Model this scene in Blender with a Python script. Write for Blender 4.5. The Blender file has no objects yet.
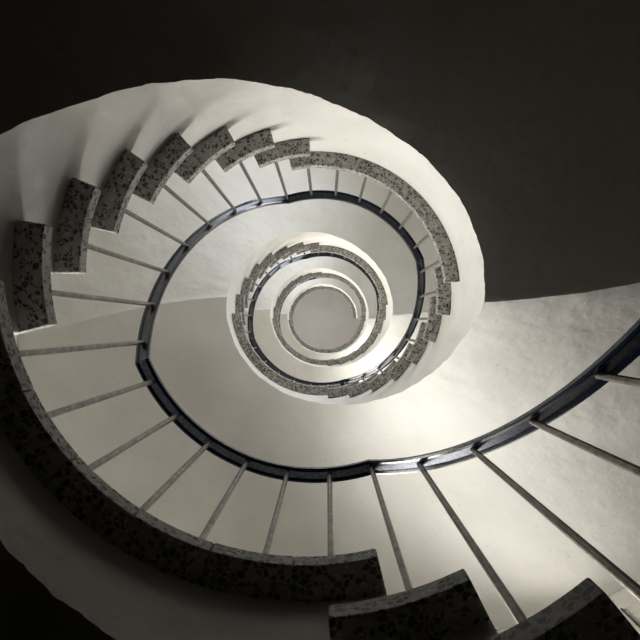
import bpy, bmesh, math, random
from mathutils import Vector, Matrix
random.seed(7)
S = 0.5                      # metres per well-radius unit
rad = math.radians
SC = bpy.context.scene
COL = SC.collection

# ---------------------------------------------------------------- camera
CX, CY = 0.065*S, 0.200*S    # the camera stands a little off the axis of the well
cam_data = bpy.data.cameras.new('camera'); cam = bpy.data.objects.new('camera', cam_data); COL.objects.link(cam)
cam_data.lens = 36.0; cam_data.sensor_width = 36.0; cam_data.sensor_fit = 'HORIZONTAL'
cam_data.clip_start = 0.02; cam_data.clip_end = 60
fwd = Vector((-7.0/640, -4.5/640, 1)).normalized()
right = Vector((1, 0, 0)); right = (right - fwd*right.dot(fwd)).normalized()
up = (-fwd).cross(right)
M = Matrix((right, up, -fwd)).transposed().to_4x4()
M.translation = Vector((CX, CY, 0))
cam.matrix_world = M
SC.camera = cam

# ---------------------------------------------------------------- world, exposure
w = bpy.data.worlds.new('sky'); SC.world = w; w.use_nodes = True
bg = w.node_tree.nodes['Background']; bg.inputs[0].default_value = (0.75, 0.85, 1.0, 1); bg.inputs[1].default_value = 0.10
SC.view_settings.view_transform = 'Standard'; SC.view_settings.look = 'None'
SC.view_settings.gamma = 1; SC.view_settings.use_curve_mapping = False
SC.view_settings.exposure = 0.15

# ---------------------------------------------------------------- layout of the stair (units of the well radius)
H = 2.5; RISE = H/8; PITCH = 360/28
Z1 = 1.8                     # top of landing 1 above the camera
R_EDGE, R_STR, R_RAIL, R_WALL = 0.85, 0.945, 1.0, 3.07
THK = 0.075
LTOP = 8
DROP = 0.40
def theta(k): return 85.5 + PITCH*(k-5)
def nosing(k):
    m, i = divmod(k-5, 14)
    off = 0.32*(i-7) if (i >= 8 and m % 2 == 0) else (2.0 if (i == 0 and m % 2 == 1) else 0)
    return theta(k) - 9.2 + off
def zl(m): return Z1 + H*(m-1)
def ztread(k):
    m, i = divmod(k-5, 14); m += 1
    return zl(m) if i <= 6 else zl(m) + RISE*(i-6)
def top_at(th):
    k = math.floor((th + 9.2 - 85.5)/PITCH + 5 + 1e-6)
    if th < nosing(k) - 1e-6: k -= 1
    if k >= 5 + 14*(LTOP-1): return zl(LTOP)
    return ztread(k)
CREASE = 180.5
# underside of the concrete, read off one full turn: (degrees, height)
PROFILE = [(0, 3.56-5), (2, 3.60-5), (31, 4.30-5), (50, 4.88-5), (63, 5.34-5), (85, 6.00-5), (102, 6.26-5), (122, 6.39-5), (140, 6.40-5),
           (180.5, 1.40), (182.5, 1.45), (201, 1.86), (213, 2.10), (232, 2.48), (252, 2.87), (265, 3.11), (278, 3.32), (295, 3.50), (315, 3.56), (360.5, 3.56)]
def soffit_lin(th):
    n = math.floor((th-0.5)/360); t = th - 360*n
    for (a, za), (b, zb) in zip(PROFILE[:-1], PROFILE[1:]):
        if a <= t <= b: return za + (zb-za)*(t-a)/(b-a) + 5*n - (0.26*math.sin(math.pi*(t-183)/127) if (n >= 1 and 183 < t < 310) else 0)
    return PROFILE[-1][1] + 5*n
def soffit_at(th):
    u = (th - CREASE) % 180
    w_ = min(9.0, u, 180-u)
    return (soffit_lin(th) + soffit_lin(th+w_/2) + soffit_lin(th-w_/2) + soffit_lin(th+w_) + soffit_lin(th-w_))/5
def rail_z(k):
    m = math.floor((k-5)/14) + 1; u = (k-5) - 14*(m-1)
    if m >= LTOP: return zl(LTOP) + 1.6
    return zl(m) + 1.6 + min(max(0, u-5.55)*0.335, H)
def P(r, th, z): return Vector((r*math.cos(rad(th))*S, r*math.sin(rad(th))*S, z*S))
# ---------------------------------------------------------------- daylight at the curved landing windows
WIN = {}
for m in range(1, LTOP+1):
    o_ = 180*(m-1)
    WIN[2*m-1] = (51+o_, 88+o_, zl(m)+2.08, zl(m)+2.80)      # low window beside the steps
    WIN[2*m] = (92+o_, 162+o_, zl(m)+2.08, zl(m)+2.95)       # taller window over the landing
    for wn, parts, power in ((2*m-1, 1, 10), (2*m, 2, 20)):
        wa, wb, z0, z1 = WIN[wn]; hw = (wb-wa)/2/parts
        for j in range(parts):
            cc = wa + hw + 2*hw*j
            ld = bpy.data.lights.new('window_daylight', 'AREA'); lo = bpy.data.objects.new('window_daylight', ld); COL.objects.link(lo)
            ld.shape = 'RECTANGLE'; ld.size = 2*3.3*math.tan(rad(hw))*S; ld.size_y = (z1-z0)*S
            lo.location = P(3.27, cc, (z0+z1)/2)
            d = Vector((-math.cos(rad(cc)), -math.sin(rad(cc)), -0.1 if parts == 1 else -0.52))
            ld.spread = rad(170 if parts == 1 else 142)
            lo.rotation_euler = d.to_track_quat('-Z', 'Z').to_euler()
            ld.energy = power * (1.0 if m % 2 else 0.58) * (1.15 if m > 2 else 1.0)      # more open sky higher up
            ld.color = (1.0, 0.965, 0.90) if m % 2 else (0.93, 0.965, 1.0)

# ---------------------------------------------------------------- materials
def mat(name):
    m = bpy.data.materials.new(name); m.use_nodes = True
    nt = m.node_tree; return m, nt, nt.nodes['Principled BSDF'], nt.nodes.new, nt.links.new
def coords(nt):
    t = nt.nodes.new('ShaderNodeNewGeometry'); return t.outputs['Position']
def plaster(name, c1, c2, rough=0.75, bump=0.5, stain=0.0):
    m, nt, b, N, L = mat(name); p = coords(nt)
    n1 = N('ShaderNodeTexNoise'); n1.inputs['Scale'].default_value = 3.0; n1.inputs['Detail'].default_value = 6; L(p, n1.inputs['Vector'])
    r = N('ShaderNodeValToRGB'); r.color_ramp.elements[0].position = 0.35; r.color_ramp.elements[1].position = 0.65
    r.color_ramp.elements[0].color = (*c1, 1); r.color_ramp.elements[1].color = (*c2, 1)
    L(n1.outputs['Fac'], r.inputs['Fac'])
    n4 = N('ShaderNodeTexNoise'); n4.inputs['Scale'].default_value = 55; n4.inputs['Detail'].default_value = 2; L(p, n4.inputs['Vector'])
    r4 = N('ShaderNodeValToRGB'); r4.color_ramp.elements[0].position = 0.24; r4.color_ramp.elements[1].position = 0.30
    r4.color_ramp.elements[0].color = (0.45, 0.38, 0.3, 1); r4.color_ramp.elements[1].color = (1, 1, 1, 1)
    L(n4.outputs['Fac'], r4.inputs['Fac'])
    mx = N('ShaderNodeMixRGB'); mx.blend_type = 'MULTIPLY'; mx.inputs[0].default_value = 0.35
    L(r.outputs[0], mx.inputs[1]); L(r4.outputs[0], mx.inputs[2]); L(mx.outputs[0], b.inputs['Base Color'])
    n2 = N('ShaderNodeTexNoise'); n2.inputs['Scale'].default_value = 14; n2.inputs['Detail'].default_value = 8; L(p, n2.inputs['Vector'])
    bp = N('ShaderNodeBump'); bp.inputs['Strength'].default_value = bump; bp.inputs['Distance'].default_value = 0.012
    n3 = N('ShaderNodeTexNoise'); n3.inputs['Scale'].default_value = 4.5; n3.inputs['Detail'].default_value = 3; L(p, n3.inputs['Vector'])
    ad = N('ShaderNodeMath'); ad.operation = 'MULTIPLY_ADD'; ad.inputs[1].default_value = 2.0; L(n3.outputs['Fac'], ad.inputs[0]); L(n2.outputs['Fac'], ad.inputs[2])
    L(ad.outputs[0], bp.inputs['Height']); L(bp.outputs[0], b.inputs['Normal'])
    b.inputs['Roughness'].default_value = rough; b.inputs['Specular IOR Level'].default_value = 0.3
    return m
def terrazzo(name):
    m, nt, b, N, L = mat(name); p = coords(nt)
    nz = N('ShaderNodeTexNoise'); nz.inputs['Scale'].default_value = 60; L(p, nz.inputs['Vector'])
    mixv = N('ShaderNodeMixRGB'); mixv.inputs[0].default_value = 0.012; L(p, mixv.inputs[1]); L(nz.outputs['Color'], mixv.inputs[2])
    def chips(scale, keep, edge):
        v = N('ShaderNodeTexVoronoi'); v.inputs['Scale'].default_value = scale; L(mixv.outputs[0], v.inputs['Vector'])
        e = N('ShaderNodeTexVoronoi'); e.feature = 'DISTANCE_TO_EDGE'; e.inputs['Scale'].default_value = scale; L(mixv.outputs[0], e.inputs['Vector'])
        sep = N('ShaderNodeSeparateColor'); L(v.outputs['Color'], sep.inputs[0])
        a = N('ShaderNodeMath'); a.operation = 'GREATER_THAN'; a.inputs[1].default_value = 1-keep; L(sep.outputs[0], a.inputs[0])
        c = N('ShaderNodeMath'); c.operation = 'GREATER_THAN'; c.inputs[1].default_value = edge; L(e.outputs['Distance'], c.inputs[0])
        d = N('ShaderNodeMath'); d.operation = 'MULTIPLY'; L(a.outputs[0], d.inputs[0]); L(c.outputs[0], d.inputs[1])
        return d.outputs[0], sep.outputs[1]
    dark, dv = chips(108, 0.56, 0.10)
    lite, lv = chips(170, 0.25, 0.12)
    base = N('ShaderNodeValToRGB'); base.color_ramp.elements[0].color = (0.23, 0.225, 0.205, 1); base.color_ramp.elements[1].color = (0.44, 0.43, 0.40, 1)
    nb = N('ShaderNodeTexNoise'); nb.inputs['Scale'].default_value = 20; L(p, nb.inputs['Vector']); L(nb.outputs['Fac'], base.inputs['Fac'])
    m1 = N('ShaderNodeMixRGB'); L(lite, m1.inputs[0]); L(base.outputs[0], m1.inputs[1]); m1.inputs[2].default_value = (0.50, 0.48, 0.45, 1)
    dc = N('ShaderNodeValToRGB'); dc.color_ramp.elements[0].color = (0.02, 0.02, 0.022, 1); dc.color_ramp.elements[1].color = (0.14, 0.135, 0.13, 1); L(dv, dc.inputs['Fac'])
    m2 = N('ShaderNodeMixRGB'); L(dark, m2.inputs[0]); L(m1.outputs[0], m2.inputs[1]); L(dc.outputs[0], m2.inputs[2])
    L(m2.outputs[0], b.inputs['Base Color'])
    n2 = N('ShaderNodeTexNoise'); n2.inputs['Scale'].default_value = 90; L(p, n2.inputs['Vector'])
    bp = N('ShaderNodeBump'); bp.inputs['Strength'].default_value = 0.3; bp.inputs['Distance'].default_value = 0.003
    L(n2.outputs['Fac'], bp.inputs['Height']); L(bp.outputs[0], b.inputs['Normal'])
    b.inputs['Roughness'].default_value = 0.55
    return m
def metal(name, c1, c2, rough, metallic, scale=40):
    m, nt, b, N, L = mat(name); p = coords(nt)
    n = N('ShaderNodeTexNoise'); n.inputs['Scale'].default_value = scale; n.inputs['Detail'].default_value = 5; L(p, n.inputs['Vector'])
    r = N('ShaderNodeValToRGB'); r.color_ramp.elements[0].position = 0.35; r.color_ramp.elements[1].position = 0.65
    r.color_ramp.elements[0].color = (*c1, 1); r.color_ramp.elements[1].color = (*c2, 1)
    L(n.outputs['Fac'], r.inputs['Fac']); L(r.outputs[0], b.inputs['Base Color'])
    b.inputs['Roughness'].default_value = rough; b.inputs['Metallic'].default_value = metallic
    if metallic == 0: b.inputs['Specular IOR Level'].default_value = 0.25
    return m
M_PL = plaster('cream_plaster', (0.62, 0.61, 0.575), (0.70, 0.69, 0.665))
M_WALL = plaster('wall_plaster', (0.66, 0.64, 0.58), (0.76, 0.74, 0.68))
M_WALL_SHADE = plaster('wall_shade_dark', (0.030, 0.024, 0.017), (0.045, 0.036, 0.026), bump=0.1)  # unseen lower wall, coloured near-black so the lowest levels stay in shade
M_CEIL = plaster('ceiling_plaster', (0.63, 0.60, 0.60), (0.69, 0.66, 0.66), bump=0.1)
M_TER = terrazzo('terrazzo')
M_FLOOR = plaster('floor_screed', (0.030, 0.025, 0.019), (0.045, 0.038, 0.030), bump=0.1)  # unseen floor, darkened to keep bounced light off the lowest undersides
M_RAIL = metal('navy_rail', (0.002, 0.006, 0.022), (0.005, 0.011, 0.034), 0.22, 0.0)
M_BAR = metal('blue_grey_steel', (0.045, 0.05, 0.062), (0.10, 0.108, 0.125), 0.33, 0.9, 120)
M_BAL = metal('dull_steel', (0.08, 0.068, 0.055), (0.19, 0.17, 0.15), 0.35, 0.8, 60)
M_FRAME = metal('window_frame_paint', (0.30, 0.22, 0.15), (0.36, 0.27, 0.19), 0.5, 0.0)
M_BROWN = metal('brown_plastic', (0.07, 0.045, 0.035), (0.10, 0.07, 0.05), 0.5, 0.0)
mg, ntg, bgx, Ng, Lg = mat('window_glass')
tr = Ng('ShaderNodeBsdfTransparent'); gl = Ng('ShaderNodeBsdfGlossy'); gl.inputs['Roughness'].default_value = 0.02
ms = Ng('ShaderNodeMixShader'); ms.inputs[0].default_value = 0.07; Lg(tr.outputs[0], ms.inputs[1]); Lg(gl.outputs[0], ms.inputs[2])
Lg(ms.outputs[0], ntg.nodes['Material Output'].inputs[0])

# ---------------------------------------------------------------- helpers
def link(name, bm, m, parent=None, kind=None, smooth=35, merge=True):
    if merge: bmesh.ops.remove_doubles(bm, verts=bm.verts, dist=1e-5)
    bmesh.ops.recalc_face_normals(bm, faces=bm.faces)
    for f in bm.faces: f.smooth = True
    for e in bm.edges:
        if len(e.link_faces) == 2 and e.calc_face_angle(0) > rad(smooth): e.smooth = False
    me = bpy.data.meshes.new(name); bm.to_mesh(me); bm.free(); me.materials.append(m)
    o = bpy.data.objects.new(name, me); COL.objects.link(o)
    if parent: o.parent = parent
    if kind: o['kind'] = kind
    return o
def thing(name, label, cat, loc, group=None):
    o = bpy.data.objects.new(name, None); COL.objects.link(o); o.empty_display_size = 0.05
    o.location = loc; o['label'] = label; o['category'] = cat
    if group: o['group'] = group
    return o
def child(name, bm, m, root, **k):
    o = link(name, bm, m, root, **k); o.matrix_parent_inverse = Matrix.Translation(-root.location); return o
def quad(bm, a, b, c, d):
    try: return bm.faces.new([bm.verts.new(v) for v in (a, b, c, d)])
    except ValueError: return None
def frange(a, b, n): return [a + (b-a)*i/n for i in range(n+1)]
def slab(a0, a1, a2, z, r0=R_EDGE, rm=R_STR-0.002, r1=R_WALL-0.01, thk=THK):
    """annular sector a0..a1 full width, plus a lip a1..a2 only between r0 and rm"""
    bm = bmesh.new(); cells = []
    n = max(4, int((a1-a0)/1.3)); A = frange(a0, a1, n)
    for i in range(n):
        cells.append((A[i], A[i+1], r0, rm)); cells.append((A[i], A[i+1], rm, r1))
    if a2 > a1 + 0.01:
        n2 = max(2, int((a2-a1)/1.3)); B = frange(a1, a2, n2)
        for i in range(n2): cells.append((B[i], B[i+1], r0, rm))
    vs = {}
    def V(r, t, zz):
        key = (round(r, 5), round(t, 5), round(zz, 5))
        if key not in vs: vs[key] = bm.verts.new(P(r, t, zz))
        return vs[key]
    edges = {}
    for (a, b, p, q) in cells:
        bm.faces.new((V(p, a, z), V(p, b, z), V(q, b, z), V(q, a, z)))
        bm.faces.new((V(p, a, z-thk), V(q, a, z-thk), V(q, b, z-thk), V(p, b, z-thk)))
        c = [(round(p, 5), round(a, 5)), (round(p, 5), round(b, 5)), (round(q, 5), round(b, 5)), (round(q, 5), round(a, 5))]
        for i in range(4):
            e = frozenset((c[i], c[(i+1) % 4])); edges[e] = edges.get(e, 0) + 1
    for e, cnt in edges.items():
        if cnt == 1:
            (ra, ta), (rb, tb) = tuple(e)
            bm.faces.new((V(ra, ta, z), V(rb, tb, z), V(rb, tb, z-thk), V(ra, ta, z-thk)))
    return bm
def bevel(o, wd=0.0025, seg=2):
    md = o.modifiers.new('bevel', 'BEVEL'); md.width = wd; md.segments = seg; md.limit_method = 'ANGLE'; md.angle_limit = rad(40)

def hashn(x, s=0):
    return (math.sin(x*12.9898 + s*78.233)*43758.5453) % 1.0 - 0.5
def edge_noise(th):
    i = th/0.9; a = math.floor(i); f = i - a
    v = hashn(a)*(1-f) + hashn(a+1)*f
    g = math.sin(th*0.31)*0.4 + math.sin(th*0.77+1)*0.25
    return v*0.5 + g*0.6
RS = [R_STR, 1.03, 1.2, 1.5, 1.9, 2.3, 2.7, R_WALL-0.004]
def skew(r):
    pts = [(0.9, 4.5), (1.2, 2.2), (1.8, -1.5), (2.4, -4.5), (3.1, -7.5)]
    for (a, va), (b, vb) in zip(pts[:-1], pts[1:]):
        if r <= b: return va + (vb-va)*(r-a)/(b-a)
    return -7.5
def body(t0, t1, caps=(False, False)):
    bm = bmesh.new()
    k0 = math.floor((t0 + 9.2 - 85.5)/PITCH + 5)
    cuts = sorted(set([t0, t1] + [nosing(k) for k in range(k0, k0+40) if t0 < nosing(k) < t1]))
    A = []
    for a, b in zip(cuts[:-1], cuts[1:]):
        n = max(1, int(round((b-a)/0.9))); A += frange(a, b, n)[:-1]
    A.append(cuts[-1])
    def bz(t): return soffit_at(t)
    def bot(j, t):
        r = RS[j]; z = bz(t); u = (t - CREASE + 90) % 180 - 90
        t = t + skew(r)*max(0, 1 - abs(u)/50)**1.5
        if j == 0: r += 0.010*edge_noise(t); z += 0.012*edge_noise(t+500) + 0.010
        if j == 1: pass
        return P(r, t, z)
    for a, b in zip(A[:-1], A[1:]):
        zt = top_at((a+b)/2) - THK
        za = [bz(a)+0.05, bz(b)+0.05]
        quad(bm, P(R_STR, a, zt), P(R_STR, b, zt), P(R_STR, b, za[1]), P(R_STR, a, za[0]))
        quad(bm, P(R_STR, a, za[0]), P(R_STR, b, za[1]), bot(0, b), bot(0, a))
        for j in range(len(RS)-1):
            quad(bm, bot(j, a), bot(j, b), bot(j+1, b), bot(j+1, a))
        quad(bm, P(R_STR, a, zt), P(R_WALL-0.004, a, zt), P(R_WALL-0.004, b, zt), P(R_STR, b, zt))
        quad(bm, P(R_WALL-0.004, a, zt), P(R_WALL-0.004, b, zt), P(R_WALL-0.004, b, bz(b)), P(R_WALL-0.004, a, bz(a)))
    for t in cuts[1:-1]:
        zlo, zhi = top_at(t-0.5)-THK, top_at(t+0.5)-THK
        if zhi > zlo + 1e-4: quad(bm, P(R_STR, t, zlo), P(R_WALL-0.004, t, zlo), P(R_WALL-0.004, t, zhi), P(R_STR, t, zhi))
    for t, on, sd in ((t0, caps[0], .1), (t1, caps[1], -.1)):
        if on: quad(bm, P(R_STR, t, top_at(t+sd)-THK), P(R_WALL-0.004, t, top_at(t+sd)-THK), P(R_WALL-0.004, t, bz(t)), P(R_STR, t, bz(t)))
    return bm

# ---------------------------------------------------------------- the shell
ZF, ZC = -3.2, zl(LTOP) + 5.0
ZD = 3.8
def wall(lo, hi):
    bm = bmesh.new()
    ths = set(frange(0, 360, 120)); zs = {lo, hi}
    for m, (a, b, z0, z1) in WIN.items():
        if not lo < z0 < hi: continue
        ths |= {round(a % 360, 4), round(b % 360, 4)}; zs |= {z0, z1}
    ths = sorted(ths); zs = sorted(zs)
    def hole(t, z):
        for m, (a, b, z0, z1) in WIN.items():
            if (t-a) % 360 < (b-a) and z0 < z < z1: return True
        return False
    RO = 3.24
    for t0, t1 in zip(ths[:-1], ths[1:]):
        if t1-t0 < 1e-6: continue
        for z0, z1 in zip(zs[:-1], zs[1:]):
            if hole((t0+t1)/2, (z0+z1)/2): continue
            quad(bm, P(R_WALL, t0, z0), P(R_WALL, t1, z0), P(R_WALL, t1, z1), P(R_WALL, t0, z1))
            quad(bm, P(RO, t0, z0), P(RO, t1, z0), P(RO, t1, z1), P(RO, t0, z1))
    for m, (a, b, z0, z1) in WIN.items():
        if not lo < z0 < hi: continue
        for t in (a, b): quad(bm, P(R_WALL, t, z0), P(RO, t, z0), P(RO, t, z1), P(R_WALL, t, z1))
        A = frange(a, b, 32)
        for z in (z0, z1):
            for p, q in zip(A[:-1], A[1:]): quad(bm, P(R_WALL, p, z), P(R_WALL, q, z), P(RO, q, z), P(RO, p, z))
    return bm
link('wall_upper', wall(ZD, ZC), M_WALL, kind='structure')
link('wall_lower', wall(ZF, ZD), M_WALL_SHADE, kind='structure')
def disc(z, n=96, r=3.5):
    bm = bmesh.new(); bm.faces.new([bm.verts.new(P(r, 360*i/n, z)) for i in range(n)]); return bm
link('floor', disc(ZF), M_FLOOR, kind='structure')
link('ceiling', disc(ZC), M_CEIL, kind='structure')
def arcbox(bm, r0, r1, a0, a1, z0, z1, n=30):
    A = frange(a0, a1, n)
    for a, b in zip(A[:-1], A[1:]):
        quad(bm, P(r0, a, z0), P(r0, b, z0), P(r0, b, z1), P(r0, a, z1)); quad(bm, P(r1, a, z0), P(r1, b, z0), P(r1, b, z1), P(r1, a, z1))
        for z in (z0, z1): quad(bm, P(r0, a, z), P(r0, b, z), P(r1, b, z), P(r1, a, z))
    for a in (a0, a1): quad(bm, P(r0, a, z0), P(r1, a, z0), P(r1, a, z1), P(r0, a, z1))
for m, (a, b, z0, z1) in WIN.items():
    bm = bmesh.new(); f = 0.05; df = f/3.165*57.3
    arcbox(bm, 3.13, 3.20, a+0.03, b-0.03, z0+.002, z0+f); arcbox(bm, 3.13, 3.20, a+0.03, b-0.03, z1-f, z1-.002)
    for t in (a+0.03, b-df-0.03, a+(b-a)/4, (a+b)/2-df/2, a+(b-a)*3/4): arcbox(bm, 3.13, 3.20, t, t+df, z0+f, z1-f, 2)
    w_ = link('window_%d' % m, bm, M_FRAME, kind='structure')
    bm = bmesh.new(); A = frange(a+df, b-df, 30)
    for p, q in zip(A[:-1], A[1:]): quad(bm, P(3.165, p, z0+f), P(3.165, q, z0+f), P(3.165, q, z1-f), P(3.165, p, z1-f))
    link('pane', bm, mg, w_)

# ---------------------------------------------------------------- landings and flights
LAND = {1: 'lower-left landing of the nearest turn, black underside with grey jointed stone edge',
 2: 'near-black landing underside filling the top right, with pale curved inner face',
 3: 'plain grey landing underside at lower left, seen through the nearest loop of blue railing',
 4: 'grey landing underside at upper right, seen inside the nearest loop of railing',
 5: 'small pale landing underside at lower left, inside the second white ring',
 6: 'small light landing at upper right inside the second white ring',
 7: 'tiny landing closing the bottom of the innermost terrazzo ring',
 8: 'topmost landing, thin terrazzo arc ending squarely at the right of the central ceiling'}
FLT = {0: 'nearest flight at bottom right, three big black step undersides with grey stone edges',
 1: 'flight at upper left of the nearest turn, speckled treads casting shadows on white inner face',
 2: 'flight with large brightly lit cream underside at right, small sawtooth treads at lower right',
 3: 'flight with pale grey underside, white toothed inner band at left of second ring',
 4: 'flight with cream underside curving along the lower right of the second ring',
 5: 'small flight with white underside at upper left of the third ring',
 6: 'small flight with cream underside at lower right of the innermost ring',
 7: 'highest flight, tiny pale arc at upper left of the central ceiling'}
for m in range(0, LTOP+1):
    a0 = nosing(5 + 14*(m-1)); a1 = CREASE + 180*(m-1)
    if m > 0:
        root = thing('stair_landing', LAND[m], 'landing', P(2.0, (a0+a1)/2, zl(m)-DROP), 'landings of the spiral stair')
        child('landing_body', body(a0, a1, (m == 0, m == LTOP)), M_PL, root)
        tend = nosing(12 + 14*(m-1)) if m < LTOP else a1
        lip = tend + (8.6 if m < LTOP else 0)
        t = a0; first = True
        while t < tend - 0.5:
            e = min(t + 15.42, tend)
            if tend - e < 3: e = tend
            g = 0.02
            last = e >= tend - 1e-6
            bm = slab(t + (0 if first else g), e - (0 if last else g), lip if last else e - g, zl(m) + random.uniform(-.002, .002),
                      r0=R_EDGE + random.uniform(-.002, .002))
            o = child('edge_slab', bm, M_TER, root); bevel(o, 0.003)
            t = e; first = False
    if m == LTOP: break
    b0, b1 = a1, nosing(5 + 14*m)
    root = thing('stair_flight', FLT[m], 'stairs', P(2.0, (b0+b1)/2, soffit_at((b0+b1)/2)), 'flights of the spiral stair')
    child('flight_body', body(b0, b1, (m == 0, False)), M_PL, root)
    for i in range(7):
        k = 12 + i + 14*(m-1)
        n0 = nosing(k); n1 = nosing(k+1)
        bm = slab(n0, n1-0.02, n0 + 22.0, ztread(k))
        o = child('tread', bm, M_TER, root); bevel(o, 0.003)

# ---------------------------------------------------------------- railing, one welded length per full turn
LIP = 0.019; HW = 0.038
COVER = [(-HW, -.012), (-HW, .022), (-.024, .042), (.024, .042), (HW, .022), (HW, -.012), (.030, -.018), (LIP, -.012), (LIP, .004), (-LIP, .004), (-LIP, -.012), (-.030, -.018)]
BAR = [(-LIP+.001, -.004), (-LIP+.001, .003), (LIP-.001, .003), (LIP-.001, -.004)]
def sweep(k0, k1, prof, caps=True):
    ks = set(frange(k0, k1, int((k1-k0)*8)))
    for m in range(0, LTOP):
        for kk in (5+14*(m-1)+5.55, 5+14*(m-1)+5.55+H/0.335):
            if k0 < kk < k1: ks.add(kk)
    ks = sorted(ks); bm = bmesh.new(); rings = []
    for k in ks:
        z = rail_z(k); rings.append([bm.verts.new(P(R_RAIL+u, theta(k), z+v)) for u, v in prof])
    n = len(prof)
    for A, B in zip(rings[:-1], rings[1:]):
        for i in range(n): bm.faces.new((A[i], A[(i+1) % n], B[(i+1) % n], B[i]))
    if caps: bm.faces.new(rings[0]); bm.faces.new(rings[-1][::-1])
    return bm
RL = ['navy blue railing of the nearest turn, long grey balusters fanning out around the picture',
      'navy railing of the second turn, thin dark blue loop inside the second white ring',
      'small railing of the third turn, almost hidden behind the third terrazzo ring',
      'topmost railing, hidden behind the innermost terrazzo arc round the ceiling']
K_END = 5 + 14*(LTOP-1) + (CREASE-85.5)/PITCH - 0.3
cutk = [-2.5, 32.5, 60.5, 88.5, K_END]
for j in range(4):
    ka, kb = cutk[j], cutk[j+1]
    root = thing('stair_railing', RL[j], 'railing', P(R_RAIL, theta(ka), rail_z(ka)-1.6), 'railings of the stair')
    child('handrail', sweep(ka, kb, COVER), M_RAIL, root, smooth=30)
    child('flat_bar', sweep(ka, kb, BAR), M_BAR, root, smooth=30)
    for k in range(math.ceil(ka), math.floor(kb)+1):
        z0 = ztread(k) if k < 5+14*(LTOP-1) else zl(LTOP)
        z1 = rail_z(k) + 0.001; bm = bmesh.new(); n = 10; r = 0.0125
        c = P(R_RAIL, theta(k), 0)
        A = [bm.verts.new(c + Vector((r*S*math.cos(2*math.pi*i/n), r*S*math.sin(2*math.pi*i/n), z0*S))) for i in range(n)]
        B = [bm.verts.new(c + Vector((r*S*math.cos(2*math.pi*i/n), r*S*math.sin(2*math.pi*i/n), z1*S))) for i in range(n)]
        for i in range(n): bm.faces.new((A[i], A[(i+1) % n], B[(i+1) % n], B[i]))
        bm.faces.new(A[::-1]); bm.faces.new(B)
        child('baluster', bm, M_BAL, root, smooth=50)

# ---------------------------------------------------------------- thin brown cable duct running down the wall
root = thing('cable_duct', 'thin brown vertical strip on the lit wall in the bottom right corner', 'cable duct', P(R_WALL-0.02, 405.8, 1.6))
bm = bmesh.new(); arcbox(bm, R_WALL-0.022, R_WALL-0.002, 45.72, 45.98, 1.6, 4.52, 1); child('duct_cover', bm, M_BROWN, root)
bm = bmesh.new()
for zz in (2.2, 3.0, 3.8, 4.3): arcbox(bm, R_WALL-0.026, R_WALL-0.002, 45.68, 46.02, zz, zz+0.02, 1)
child('clip', bm, M_BROWN, root)
